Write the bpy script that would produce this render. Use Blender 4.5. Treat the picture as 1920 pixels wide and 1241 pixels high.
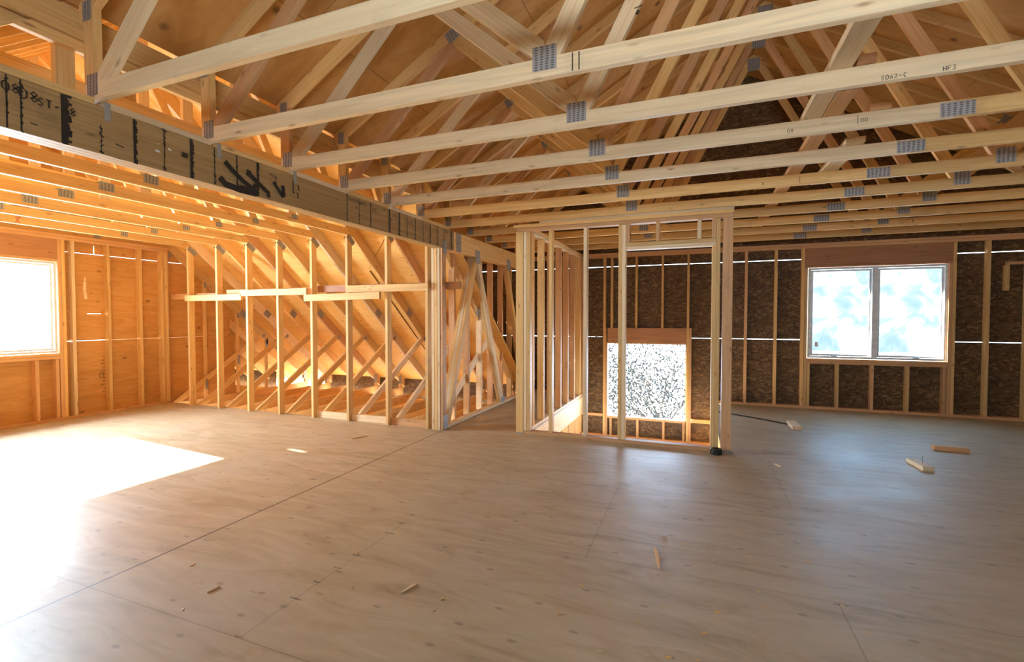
import bpy, bmesh, math, random
from mathutils import Vector, Matrix
for o in list(bpy.data.objects): bpy.data.objects.remove(o)
SC = bpy.context.scene; COL = SC.collection
R = random.Random(7)

# ------------------------------------------------------------------ camera
YAW, PITCH, ROLL, FPX = 0.37267, -0.0278, -0.0006, 889.6
cd = bpy.data.cameras.new('camera'); cam = bpy.data.objects.new('camera', cd); COL.objects.link(cam)
cd.sensor_fit = 'HORIZONTAL'; cd.sensor_width = 36.0; cd.lens = 36.0 * FPX / 1920.0
cd.clip_start = 0.05; cd.clip_end = 300
cam.location = (0, 0, 1.36)
cam.rotation_euler = (Matrix.Rotation(YAW, 3, 'Z') @ Matrix.Rotation(math.pi/2 + PITCH, 3, 'X')).to_euler()
SC.camera = cam

# ------------------------------------------------------------------ light and exposure
SC.view_settings.view_transform = 'Standard'; SC.view_settings.look = 'None'
SC.view_settings.gamma = 1.0; SC.view_settings.use_curve_mapping = False
SC.view_settings.exposure = 0.12
SKY = 7.0
w = bpy.data.worlds.new('sky'); SC.world = w; w.use_nodes = True
nt = w.node_tree; bg = nt.nodes['Background']; bg.inputs['Color'].default_value = (0.74, 0.87, 1.0, 1); bg.inputs['Strength'].default_value = SKY

def lamp(name, kind, loc, rot_dir, energy, color, **kw):
    d = bpy.data.lights.new(name, kind); o = bpy.data.objects.new(name, d); COL.objects.link(o)
    o.location = loc; o.rotation_euler = Vector(rot_dir).to_track_quat('-Z', 'Y').to_euler()
    d.energy = energy; d.color = color
    for k, v in kw.items(): setattr(d, k, v)
    return o
lamp('sun', 'SUN', (-14, 3, 9), (1.0, -0.10, -0.56), 120.0, (1.0, 0.93, 0.82), angle=0.012)
def daylight(name, loc, dr, sx, sy, energy, color=(0.80, 0.90, 1.0)):
    return lamp(name, 'AREA', loc, dr, energy, color, shape='RECTANGLE', size=sx, size_y=sy)
# daylight through the openings of the room (each lamp stands outside its window)
daylight('daylight_left_window', (-8.35, 2.82, 1.5), (1, 0, -0.05), 1.5, 1.1, 620, (0.72, 0.86, 1.0))
daylight('daylight_back_window', (2.36, 8.75, 1.55), (0, -1, -0.55), 1.5, 1.2, 60, (0.24, 0.60, 1.0)).data.spread = math.radians(110)
daylight('daylight_stair_window', (-0.81, 8.8, 0.35), (0, -1, -0.0), 1.2, 1.1, 90, (0.45, 0.68, 1.0))
daylight('daylight_front_window', (0.9, -1.95, 1.72), (0, 1, 0.55), 2.4, 0.55, 72, (0.40, 0.69, 1.0))
cy = SC.cycles
cy.use_denoising = True; cy.max_bounces = 9; cy.diffuse_bounces = 6; cy.glossy_bounces = 3
cy.transparent_max_bounces = 12; cy.sample_clamp_indirect = 6.0; cy.caustics_reflective = False; cy.caustics_refractive = False

# ------------------------------------------------------------------ materials
def newmat(name):
    m = bpy.data.materials.new(name); m.use_nodes = True
    n = m.node_tree.nodes; return m, n, m.node_tree.links, n['Principled BSDF']
def N(n, t, **kw):
    x = n.new(t)
    for k, v in kw.items():
        if k in x.inputs: x.inputs[k].default_value = v
        else: setattr(x, k, v)
    return x
def mixc(n, l, fac, a, b, blend='MIX'):
    x = n.new('ShaderNodeMix'); x.data_type = 'RGBA'; x.blend_type = blend
    for sock, v in ((x.inputs[0], fac), (x.inputs[6], a), (x.inputs[7], b)):
        if hasattr(v, 'links'): l.new(v, sock)
        else: sock.default_value = v if not isinstance(v, tuple) else (*v, 1)
    return x.outputs[2]
def ramp(n, l, src, stops):
    r = n.new('ShaderNodeValToRGB'); l.new(src, r.inputs[0]); e = r.color_ramp.elements
    while len(e) < len(stops): e.new(0.5)
    for i, (p, c) in enumerate(stops):
        e[i].position = p; e[i].color = (*c, 1) if isinstance(c, tuple) else (c, c, c, 1)
    return r.outputs[0]
def math_(n, l, op, a, b=0.0, c=None):
    x = n.new('ShaderNodeMath'); x.operation = op
    for i, v in enumerate((a, b) if c is None else (a, b, c)):
        if hasattr(v, 'links'): l.new(v, x.inputs[i])
        else: x.inputs[i].default_value = v
    return x.outputs[0]

def lumber(name, c0, c1, dark, rough=0.55, gray=0.0):
    """sawn board: grain runs along the board's own length (local X)"""
    m, n, l, p = newmat(name)
    tc = N(n, 'ShaderNodeTexCoord'); oi = N(n, 'ShaderNodeObjectInfo')
    off = N(n, 'ShaderNodeVectorMath', operation='SCALE'); l.new(oi.outputs['Random'], off.inputs['Scale']); off.inputs[0].default_value = (37, 19, 11)
    add = N(n, 'ShaderNodeVectorMath', operation='ADD'); l.new(tc.outputs['Object'], add.inputs[0]); l.new(off.outputs[0], add.inputs[1])
    mp = N(n, 'ShaderNodeMapping'); mp.inputs['Scale'].default_value = (1.2, 22, 22); l.new(add.outputs[0], mp.inputs['Vector'])
    g = N(n, 'ShaderNodeTexNoise', Scale=1.6, Detail=5.0, Roughness=0.6, Distortion=0.6); l.new(mp.outputs[0], g.inputs['Vector'])
    base = ramp(n, l, g.outputs[0], [(0.30, c1), (0.62, c0)])
    mp3 = N(n, 'ShaderNodeMapping'); mp3.inputs['Scale'].default_value = (0.35, 7, 7); l.new(add.outputs[0], mp3.inputs['Vector'])
    wv = N(n, 'ShaderNodeTexWave', Scale=2.2, Distortion=7.0, Detail=2.0); wv.bands_direction = 'Y'; l.new(mp3.outputs[0], wv.inputs['Vector'])
    wl = ramp(n, l, wv.outputs[0], [(0.0, 0.82), (0.25, 1.0)])
    base = mixc(n, l, 0.6, base, wl, 'MULTIPLY')
    mp2 = N(n, 'ShaderNodeMapping'); mp2.inputs['Scale'].default_value = (4.0, 13, 13); l.new(add.outputs[0], mp2.inputs['Vector'])
    v = N(n, 'ShaderNodeTexVoronoi', Scale=1.0); l.new(mp2.outputs[0], v.inputs['Vector'])
    k = ramp(n, l, v.outputs['Distance'], [(0.04, 0.75), (0.09, 0.4), (0.16, 0.0)])
    base = mixc(n, l, k, base, dark)
    # handling dirt and grey weather marks
    d = N(n, 'ShaderNodeTexNoise', Scale=2.3, Detail=4.0, Roughness=0.65); l.new(add.outputs[0], d.inputs['Vector'])
    dm = ramp(n, l, d.outputs[0], [(0.60, 0.0), (0.72, 0.35 + gray)])
    base = mixc(n, l, dm, base, tuple(x * 0.55 + 0.02 for x in c1))
    hv = N(n, 'ShaderNodeHueSaturation'); l.new(base, hv.inputs['Color'])
    vr = N(n, 'ShaderNodeMapRange'); l.new(oi.outputs['Random'], vr.inputs[0]); vr.inputs[3].default_value = 0.84; vr.inputs[4].default_value = 1.12
    l.new(vr.outputs[0], hv.inputs['Value'])
    l.new(hv.outputs[0], p.inputs['Base Color']); p.inputs['Roughness'].default_value = rough
    p.inputs['Specular IOR Level'].default_value = 0.3
    b = N(n, 'ShaderNodeBump', Strength=0.15, Distance=0.002); l.new(g.outputs[0], b.inputs['Height']); l.new(b.outputs[0], p.inputs['Normal'])
    return m
PINE = lumber('pine_lumber', (0.82, 0.54, 0.225), (0.70, 0.41, 0.145), (0.30, 0.13, 0.05))
FIR = lumber('fir_lumber', (0.72, 0.42, 0.20), (0.60, 0.32, 0.14), (0.24, 0.10, 0.045))
PALE = lumber('pale_spruce_lumber', (0.86, 0.67, 0.42), (0.76, 0.555, 0.32), (0.35, 0.17, 0.07))
LVL = lumber('laminated_beam_wood', (0.56, 0.36, 0.155), (0.43, 0.255, 0.10), (0.10, 0.05, 0.03), gray=0.2)
RED = lumber('reddish_header_wood', (0.50, 0.25, 0.12), (0.42, 0.19, 0.085), (0.20, 0.08, 0.04))

def plywood(name, ca, cb, dark, scale=(0.8, 9, 9), knots=2.2, rough=0.6, swap=None):
    m, n, l, p = newmat(name)
    tc = N(n, 'ShaderNodeTexCoord'); mp = N(n, 'ShaderNodeMapping'); mp.inputs['Scale'].default_value = scale
    if swap: mp.inputs['Rotation'].default_value = swap
    l.new(tc.outputs['Object'], mp.inputs['Vector'])
    g = N(n, 'ShaderNodeTexNoise', Scale=1.5, Detail=6.0, Roughness=0.62, Distortion=1.2); l.new(mp.outputs[0], g.inputs['Vector'])
    base = ramp(n, l, g.outputs[0], [(0.30, cb), (0.66, ca)])
    mk = N(n, 'ShaderNodeMapping'); mk.inputs['Scale'].default_value = tuple(s if s > 2 else 3.0 for s in (scale[0], scale[1]*0.6, scale[2]*0.6)); l.new(tc.outputs['Object'], mk.inputs['Vector'])
    v = N(n, 'ShaderNodeTexVoronoi', Scale=knots*0.45); l.new(mk.outputs[0], v.inputs['Vector'])
    k = ramp(n, l, v.outputs['Distance'], [(0.05, 0.85), (0.12, 0.0)])
    base = mixc(n, l, k, base, dark)
    big = N(n, 'ShaderNodeTexNoise', Scale=0.9, Detail=3.0); l.new(tc.outputs['Object'], big.inputs['Vector'])
    base = mixc(n, l, 0.45, base, ramp(n, l, big.outputs[0], [(0.35, 0.72), (0.65, 1.1)]), 'MULTIPLY')
    l.new(base, p.inputs['Base Color']); p.inputs['Roughness'].default_value = rough; p.inputs['Specular IOR Level'].default_value = 0.25
    return m
PLY_ROOF = plywood('roof_plywood', (0.66, 0.37, 0.13), (0.54, 0.27, 0.08), (0.16, 0.07, 0.03), (1.5, 5, 5))
PLY_ATTIC = plywood('attic_roof_plywood', (0.90, 0.57, 0.20), (0.80, 0.45, 0.125), (0.24, 0.11, 0.04), (1.6, 8, 8), knots=4.0)
PLY_WALL = plywood('wall_plywood', (0.66, 0.34, 0.11), (0.52, 0.24, 0.065), (0.18, 0.08, 0.03), (9, 1.6, 9), knots=2.0)

def osb():
    m, n, l, p = newmat('osb_panel')
    tc = N(n, 'ShaderNodeTexCoord')
    outs = []
    for i, rot in enumerate((0.25, 1.1, -0.7)):
        m0 = N(n, 'ShaderNodeMapping'); m0.inputs['Rotation'].default_value = (rot*0.6, rot*0.6, 0); l.new(tc.outputs['Object'], m0.inputs['Vector'])
        mp = N(n, 'ShaderNodeMapping'); mp.inputs['Scale'].default_value = (11, 11, 46)
        mp.inputs['Location'].default_value = (i*3.1, i*1.7, i*5.3); l.new(m0.outputs[0], mp.inputs['Vector'])
        v = N(n, 'ShaderNodeTexVoronoi', Scale=1.0); l.new(mp.outputs[0], v.inputs['Vector']); outs.append(v)
    pick = N(n, 'ShaderNodeTexNoise', Scale=16.0, Detail=1.0); l.new(tc.outputs['Object'], pick.inputs['Vector'])
    f1 = ramp(n, l, pick.outputs[0], [(0.47, 0.0), (0.49, 1.0)]); f2 = ramp(n, l, pick.outputs[0], [(0.55, 0.0), (0.57, 1.0)])
    c = mixc(n, l, f1, outs[0].outputs['Color'], outs[1].outputs['Color']); c = mixc(n, l, f2, c, outs[2].outputs['Color'])
    bw = N(n, 'ShaderNodeRGBToBW'); l.new(c, bw.inputs[0])
    col = ramp(n, l, bw.outputs[0], [(0.10, (0.070, 0.036, 0.014)), (0.40, (0.115, 0.063, 0.025)), (0.65, (0.155, 0.088, 0.036)), (0.92, (0.27, 0.16, 0.070))])
    l.new(col, p.inputs['Base Color']); p.inputs['Roughness'].default_value = 0.6; p.inputs['Specular IOR Level'].default_value = 0.3
    b = N(n, 'ShaderNodeBump', Strength=0.3, Distance=0.002); l.new(bw.outputs[0], b.inputs['Height']); l.new(b.outputs[0], p.inputs['Normal'])
    return m
OSB = osb()

def floor_mat():
    m, n, l, p = newmat('subfloor_plywood')
    tc = N(n, 'ShaderNodeTexCoord'); sp = N(n, 'ShaderNodeSeparateXYZ'); l.new(tc.outputs['Object'], sp.inputs[0])
    mp = N(n, 'ShaderNodeMapping'); mp.inputs['Scale'].default_value = (1.0, 4.2, 1); l.new(tc.outputs['Object'], mp.inputs['Vector'])
    g = N(n, 'ShaderNodeTexNoise', Scale=1.6, Detail=7.0, Roughness=0.62, Distortion=1.4); l.new(mp.outputs[0], g.inputs['Vector'])
    base = ramp(n, l, g.outputs[0], [(0.26, (0.35, 0.262, 0.148)), (0.48, (0.475, 0.38, 0.24)), (0.72, (0.565, 0.47, 0.32))])
    # footprints / grey handling blotches, sawdust
    bl = N(n, 'ShaderNodeTexNoise', Scale=1.1, Detail=5.0, Roughness=0.6); l.new(tc.outputs['Object'], bl.inputs['Vector'])
    base = mixc(n, l, ramp(n, l, bl.outputs[0], [(0.50, 0.0), (0.75, 0.45)]), base, (0.50, 0.43, 0.35))
    sd = N(n, 'ShaderNodeTexNoise', Scale=2.6, Detail=8.0, Roughness=0.75); l.new(tc.outputs['Object'], sd.inputs['Vector'])
    base = mixc(n, l, ramp(n, l, sd.outputs[0], [(0.56, 0.0), (0.68, 0.7)]), base, (0.42, 0.275, 0.14))
    # patched knots: ovals in rows
    mk = N(n, 'ShaderNodeMapping'); mk.inputs['Scale'].default_value = (3.2, 6.4, 1); l.new(tc.outputs['Object'], mk.inputs['Vector'])
    v = N(n, 'ShaderNodeTexVoronoi', Scale=1.0, Randomness=0.9); v.voronoi_dimensions = '2D'; l.new(mk.outputs[0], v.inputs['Vector'])
    bwv = N(n, 'ShaderNodeRGBToBW'); l.new(v.outputs['Color'], bwv.inputs[0])
    spot = math_(n, l, 'MULTIPLY', ramp(n, l, v.outputs['Distance'], [(0.055, 0.42), (0.085, 0.0)]), ramp(n, l, bwv.outputs[0], [(0.52, 0.0), (0.56, 1.0)]))
    base = mixc(n, l, spot, base, (0.16, 0.115, 0.085))
    # dark streaks along the grain
    ms = N(n, 'ShaderNodeMapping'); ms.inputs['Scale'].default_value = (3.0, 17, 1); l.new(tc.outputs['Object'], ms.inputs['Vector'])
    s = N(n, 'ShaderNodeTexNoise', Scale=2.2, Detail=3.0); l.new(ms.outputs[0], s.inputs['Vector'])
    base = mixc(n, l, ramp(n, l, s.outputs[0], [(0.70, 0.0), (0.76, 0.5)]), base, (0.14, 0.115, 0.10))
    # sheets 2.44 x 1.22, rows staggered; nail rows every 0.406
    yy = math_(n, l, 'DIVIDE', math_(n, l, 'ADD', sp.outputs[1], 3.46), 1.22)
    row = math_(n, l, 'FLOOR', yy)
    fy = math_(n, l, 'ABSOLUTE', math_(n, l, 'SUBTRACT', math_(n, l, 'FRACT', math_(n, l, 'ADD', yy, 0.5)), 0.5))
    dy = math_(n, l, 'MULTIPLY', fy, 1.22)
    odd = math_(n, l, 'MODULO', row, 2.0)
    xs = math_(n, l, 'ADD', math_(n, l, 'ADD', sp.outputs[0], 11.56), math_(n, l, 'MULTIPLY', odd, 1.22))
    xx = math_(n, l, 'DIVIDE', xs, 2.44)
    dx = math_(n, l, 'MULTIPLY', math_(n, l, 'ABSOLUTE', math_(n, l, 'SUBTRACT', math_(n, l, 'FRACT', math_(n, l, 'ADD', xx, 0.5)), 0.5)), 2.44)
    seam = math_(n, l, 'MINIMUM', dy, dx)
    sm = math_(n, l, 'LESS_THAN', seam, 0.0022)
    msd = math_(n, l, 'ABSOLUTE', math_(n, l, 'ADD', sp.outputs[0], 2.853))
    main = math_(n, l, 'LESS_THAN', msd, 0.006)
    sm = math_(n, l, 'MAXIMUM', math_(n, l, 'MULTIPLY', sm, 0.45), main)
    base = mixc(n, l, sm, base, (0.07, 0.04, 0.02))
    # nail smudges along the butt joints
    nx = math_(n, l, 'MULTIPLY', math_(n, l, 'ABSOLUTE', math_(n, l, 'SUBTRACT', math_(n, l, 'FRACT', math_(n, l, 'DIVIDE', sp.outputs[1], 0.15)), 0.5)), 0.15)
    nail = math_(n, l, 'MULTIPLY', math_(n, l, 'LESS_THAN', dx, 0.035), math_(n, l, 'LESS_THAN', nx, 0.006))
    nn = N(n, 'ShaderNodeTexNoise', Scale=9.0, Detail=2.0); l.new(tc.outputs['Object'], nn.inputs['Vector'])
    nail = math_(n, l, 'MULTIPLY', nail, ramp(n, l, nn.outputs[0], [(0.50, 0.0), (0.60, 0.75)]))
    base = mixc(n, l, nail, base, (0.09, 0.07, 0.06))
    l.new(base, p.inputs['Base Color'])
    l.new(ramp(n, l, bl.outputs[0], [(0.3, 0.40), (0.7, 0.56)]), p.inputs['Roughness']); p.inputs['Specular IOR Level'].default_value = 0.5
    b = N(n, 'ShaderNodeBump', Strength=0.12, Distance=0.003); l.new(g.outputs[0], b.inputs['Height']); l.new(b.outputs[0], p.inputs['Normal'])
    return m
FLOOR = floor_mat()

def galv():
    m, n, l, p = newmat('galvanized_plate')
    tc = N(n, 'ShaderNodeTexCoord')
    ma = N(n, 'ShaderNodeMapping'); ma.inputs['Scale'].default_value = (1, 1, 1); l.new(tc.outputs['Object'], ma.inputs['Vector'])
    wv = N(n, 'ShaderNodeTexWave', Scale=12.0, Distortion=1.5, Detail=2.0); wv.bands_direction = 'X'; l.new(ma.outputs[0], wv.inputs['Vector'])
    w2 = N(n, 'ShaderNodeTexWave', Scale=28.0, Distortion=2.0, Detail=2.0); w2.bands_direction = 'Y'; l.new(ma.outputs[0], w2.inputs['Vector'])
    t = math_(n, l, 'MULTIPLY', wv.outputs[0], w2.outputs[0])
    c = ramp(n, l, t, [(0.25, (0.40, 0.38, 0.36)), (0.60, (0.13, 0.12, 0.115))])
    l.new(c, p.inputs['Base Color']); p.inputs['Metallic'].default_value = 0.35; p.inputs['Roughness'].default_value = 0.55
    b = N(n, 'ShaderNodeBump', Strength=0.6, Distance=0.003); l.new(t, b.inputs['Height']); l.new(b.outputs[0], p.inputs['Normal'])
    return m
GALV = galv()
def plain(name, col, rough=0.5, metal=0.0):
    m, n, l, p = newmat(name)
    tc = N(n, 'ShaderNodeTexCoord'); t = N(n, 'ShaderNodeTexNoise', Scale=14.0, Detail=3.0); l.new(tc.outputs['Object'], t.inputs['Vector'])
    l.new(ramp(n, l, t.outputs[0], [(0.3, tuple(x*0.85 for x in col)), (0.7, tuple(min(1, x*1.08) for x in col))]), p.inputs['Base Color'])
    p.inputs['Roughness'].default_value = rough; p.inputs['Metallic'].default_value = metal; return m
VINYL = plain('white_vinyl', (0.80, 0.83, 0.86), 0.35)
INK = plain('black_marker_ink', (0.022, 0.016, 0.012), 0.6)
FADED = plain('faded_stencil_ink', (0.07, 0.045, 0.025), 0.8)
REDINK = plain('red_marker_ink', (0.45, 0.03, 0.02), 0.6)
BLACK = plain('black_plastic', (0.015, 0.02, 0.016), 0.3)
STEEL = plain('nail_steel', (0.35, 0.33, 0.30), 0.4, 0.8)
PAPER = plain('white_paper', (0.8, 0.8, 0.8), 0.8)
GROUND = plain('pale_ground', (0.55, 0.55, 0.52), 0.9)
BARK = plain('grey_bark', (0.06, 0.055, 0.05), 0.9)
LEAF = plain('hazy_leaves', (0.030, 0.042, 0.048), 0.8)
def glass(name, view_tint):
    m = bpy.data.materials.new(name); m.use_nodes = True; n = m.node_tree.nodes; l = m.node_tree.links; n.clear()
    out = N(n, 'ShaderNodeOutputMaterial'); tr = N(n, 'ShaderNodeBsdfTransparent'); gl = N(n, 'ShaderNodeBsdfGlossy', Roughness=0.05)
    mx = N(n, 'ShaderNodeMixShader'); mx.inputs[0].default_value = 0.05
    if view_tint:   # blurred bright outdoor view painted into the pane tint
        tc = N(n, 'ShaderNodeTexCoord')
        a = N(n, 'ShaderNodeTexNoise', Scale=3.2, Detail=6.0, Roughness=0.6, Distortion=0.5); l.new(tc.outputs['Object'], a.inputs['Vector'])
        c = ramp(n, l, a.outputs[0], [(0.36, (0.335, 0.385, 0.40)), (0.46, (0.39, 0.42, 0.43)), (0.54, (0.6, 0.6, 0.6))])
        l.new(c, tr.inputs['Color'])
    else: tr.inputs['Color'].default_value = (0.92, 0.95, 0.96, 1)
    l.new(tr.outputs[0], mx.inputs[1]); l.new(gl.outputs[0], mx.inputs[2]); l.new(mx.outputs[0], out.inputs[0])
    return m
GLASS = glass('clear_glass', False); VIEW_TINTED = glass('view_tinted_glass', True)

# ------------------------------------------------------------------ builders
def tag(o, label=None, cat=None, group=None, kind=None):
    for k, v in (('label', label), ('category', cat), ('group', group), ('kind', kind)):
        if v: o[k] = v
    return o
def empty(name, loc=(0, 0, 0), **kw):
    o = bpy.data.objects.new(name, None); COL.objects.link(o); o.location = loc; o.empty_display_size = 0.1
    return tag(o, **kw)
def put(name, me, M, parent=None, mat=None):
    o = bpy.data.objects.new(name, me); COL.objects.link(o)
    if mat: me.materials.append(mat)
    if parent is not None:
        o.parent = parent
        g = Matrix.Identity(4); q = parent
        while q is not None: g = q.matrix_basis @ g; q = q.parent
        M = g.inverted() @ M
    o.matrix_basis = M
    return o
def prism(name, poly, t, bev=0.0018):
    """poly: 2D points (local x,y), thickness t centred on local z"""
    bm = bmesh.new()
    lo = [bm.verts.new((x, y, -t/2)) for x, y in poly]; hi = [bm.verts.new((x, y, t/2)) for x, y in poly]
    n = len(poly)
    bm.faces.new(lo[::-1]); bm.faces.new(hi)
    for i in range(n): bm.faces.new((lo[i], lo[(i+1) % n], hi[(i+1) % n], hi[i]))
    if bev: bmesh.ops.bevel(bm, geom=bm.edges[:], offset=bev, segments=1, affect='EDGES', clamp_overlap=True)
    bmesh.ops.recalc_face_normals(bm, faces=bm.faces[:])
    me = bpy.data.meshes.new(name); bm.to_mesh(me); bm.free(); return me
def clip(poly, a, b, c):
    """keep a*x+b*y <= c"""
    out = []
    for i in range(len(poly)):
        p, q = poly[i], poly[(i+1) % len(poly)]
        dp = a*p[0]+b*p[1]-c; dq = a*q[0]+b*q[1]-c
        if dp <= 0: out.append(p)
        if (dp < 0 < dq) or (dq < 0 < dp):
            s = dp/(dp-dq); out.append((p[0]+s*(q[0]-p[0]), p[1]+s*(q[1]-p[1])))
    r = []
    for p in out:
        if not r or (abs(p[0]-r[-1][0])+abs(p[1]-r[-1][1])) > 1e-4: r.append(p)
    if len(r) > 2 and abs(r[0][0]-r[-1][0])+abs(r[0][1]-r[-1][1]) < 1e-4: r.pop()
    return r
def member(name, parent, plane, w0, p0, p1, width, thick, mat, clips=(), ext=0.2):
    """straight board in the plane 'XZ' (w=Y) or 'YZ' (w=X); centre line p0-p1, thickness from w0 to w0+thick; ends cut by the half planes"""
    dx, dy = p1[0]-p0[0], p1[1]-p0[1]; L = math.hypot(dx, dy); dx /= L; dy /= L
    e = ext if clips else 0.0; hw = width/2
    P = [(p0[0]-dx*e + s*-dy*hw, p0[1]-dy*e + s*dx*hw) for s in (-1, 1)]
    Q = [(p1[0]+dx*e + s*-dy*hw, p1[1]+dy*e + s*dx*hw) for s in (-1, 1)]
    poly = [P[0], Q[0], Q[1], P[1]]
    for a, b, c in clips: poly = clip(poly, a, b, c)
    if len(poly) < 3: return None
    cx, cy_ = (p0[0]+p1[0])/2, (p0[1]+p1[1])/2
    loc = [((x-cx)*dx+(y-cy_)*dy, -(x-cx)*dy+(y-cy_)*dx) for x, y in poly]
    me = prism(name, loc, thick)
    if plane == 'XZ': ex, ey, o = Vector((dx, 0, dy)), Vector((-dy, 0, dx)), Vector((cx, w0+thick/2, cy_))
    else: ex, ey, o = Vector((0, dx, dy)), Vector((0, -dy, dx)), Vector((w0+thick/2, cx, cy_))
    ez = ex.cross(ey)
    M = Matrix(((ex.x, ey.x, ez.x, o.x), (ex.y, ey.y, ez.y, o.y), (ex.z, ey.z, ez.z, o.z), (0, 0, 0, 1)))
    return put(name, me, M, parent, mat)
def board(name, parent, lo, hi, mat, bev=0.0018, tilt=None):
    """axis-aligned board; its local X is its longest side"""
    d = [hi[i]-lo[i] for i in range(3)]; c = Vector([(hi[i]+lo[i])/2 for i in range(3)])
    a = max(range(3), key=lambda i: d[i])
    ax = [Vector((1, 0, 0)), Vector((0, 1, 0)), Vector((0, 0, 1))]
    ex, ey, ez = ax[a], ax[(a+1) % 3], ax[(a+2) % 3]
    L, W, T = d[a], d[(a+1) % 3], d[(a+2) % 3]
    me = prism(name, [(-L/2, -W/2), (L/2, -W/2), (L/2, W/2), (-L/2, W/2)], T, bev)
    M = Matrix(((ex.x, ey.x, ez.x, c.x), (ex.y, ey.y, ez.y, c.y), (ex.z, ey.z, ez.z, c.z), (0, 0, 0, 1)))
    if tilt: M = Matrix.Translation(c) @ Matrix.Rotation(tilt[0], 4, tilt[1]) @ Matrix.Translation(-c) @ M
    return put(name, me, M, parent, mat)
def plate(parent, plane, w, c, sx, sy, ang=0.0, name='connector_plate', t=0.002, mat=None):
    """toothed metal plate flat in the truss plane, w = its outer face"""
    dx, dy = math.cos(ang), math.sin(ang)
    return member(name, parent, plane, w, (c[0]-dx*sx/2, c[1]-dy*sx/2), (c[0]+dx*sx/2, c[1]+dy*sx/2), sy, t, mat or GALV)
def polys(name, parent, faces, mat, thick=0.0, dirv=(0, 0, 1)):
    """sheet goods: list of world-space polygons, each thickened along dirv; one mesh in world coordinates"""
    bm = bmesh.new(); d = Vector(dirv)*thick
    for f in faces:
        a = [bm.verts.new(Vector(p)) for p in f]; b = [bm.verts.new(Vector(p)+d) for p in f]; n = len(f)
        bm.faces.new(a); bm.faces.new(b[::-1])
        for i in range(n): bm.faces.new((a[i], b[i], b[(i+1) % n], a[(i+1) % n]))
    bmesh.ops.recalc_face_normals(bm, faces=bm.faces[:])
    me = bpy.data.meshes.new(name); bm.to_mesh(me); bm.free()
    return put(name, me, Matrix.Identity(4), parent, mat)
def strokes(name, parent, mapf, lines, width, mat):
    """drawn marks: flat ribbons on a surface; mapf(u,v,lift)->world"""
    bm = bmesh.new()
    for i, ln in enumerate(lines):
        wd = ln[0] if isinstance(ln[0], (int, float)) else width; pts = ln[1:] if isinstance(ln[0], (int, float)) else ln
        P = [Vector(p) for p in pts]; L = []; Rr = []
        for k, p in enumerate(P):
            t = (P[min(k+1, len(P)-1)]-P[max(k-1, 0)]).normalized(); nn = Vector((-t.y, t.x))*wd/2
            L.append(p+nn); Rr.append(p-nn)
        lift = 0.0008+0.00004*i
        va = [bm.verts.new(mapf(p.x, p.y, lift)) for p in L]; vb = [bm.verts.new(mapf(p.x, p.y, lift)) for p in Rr]
        for k in range(len(P)-1): bm.faces.new((va[k], vb[k], vb[k+1], va[k+1]))
    me = bpy.data.meshes.new(name); bm.to_mesh(me); bm.free()
    return put(name, me, Matrix.Identity(4), parent, mat)
GL = {'0': [[(0, .2), (0, .8), (.3, 1), (.6, .8), (.6, .2), (.3, 0), (0, .2)]], '1': [[(.3, 0), (.3, 1)], [(.3, 1), (.05, .8)]],
      '2': [[(0, .8), (.3, 1), (.6, .75), (0, 0), (.6, 0)]], '3': [[(0, 1), (.6, 1), (.25, .55), (.6, .3), (.3, 0), (0, .15)]],
      '8': [[(.3, .5), (0, .75), (.3, 1), (.6, .75), (.3, .5), (0, .25), (.3, 0), (.6, .25), (.3, .5)]],
      'S': [[(.6, .85), (.3, 1), (0, .75), (.55, .3), (.3, 0), (0, .15)]], 'T': [[(0, 1), (.6, 1)], [(.3, 1), (.3, 0)]], '-': [[(.05, .45), (.5, .5)]],
      'C': [[(.6, .85), (.3, 1), (0, .5), (.3, 0), (.6, .15)]], 'A': [[(0, 0), (.3, 1), (.6, 0)], [(.12, .4), (.48, .4)]], 'F': [[(0, 0), (0, 1), (.6, 1)], [(0, .5), (.45, .5)]],
      'H': [[(0, 0), (0, 1)], [(.6, 0), (.6, 1)], [(0, .5), (.6, .5)]], 'E': [[(.6, 1), (0, 1), (0, 0), (.6, 0)], [(0, .5), (.45, .5)]], 'N': [[(0, 0), (0, 1), (.6, 0), (.6, 1)]],
      'D': [[(0, 0), (0, 1), (.6, .7), (.6, .3), (0, 0)]], 'O': [[(0, .2), (0, .8), (.3, 1), (.6, .8), (.6, .2), (.3, 0), (0, .2)]], 'J': [[(.6, 1), (.6, .2), (.3, 0), (0, .2)]], 'L': [[(0, 1), (0, 0), (.6, 0)]], 'X': [[(0, 0), (.6, 1)], [(0, 1), (.6, 0)]]}
def text_lines(s, u, v, h, flip=False, skew=0.0):
    out = []
    for ch in s:
        for g in GL.get(ch, []):
            out.append([((u + ((.6-x) if flip else x)*h*0.9 + skew*y*h), v+y*h) for x, y in g])
        u += h*0.85
    return out

# ------------------------------------------------------------------ geometry constants
ZC = 2.467                      # underside of the roof trusses
RX, PM = 0.71, 0.583            # main ridge x, pitch
def zmain(x): return 2.985 + PM*((x if x <= RX else 2*RX-x) + 2.94)
RY, PA = 2.99, 0.833            # attic ridge y, pitch
def zatt(y): y = y if y >= RY else 2*RY-y; return 2.58 - PA*(y-5.14)
LX = -7.84; BY = 8.2
ORD = ['nearest', 'second', 'third', 'fourth', 'fifth', 'sixth', 'seventh', 'eighth', 'ninth', 'tenth', 'eleventh', 'twelfth']

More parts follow.
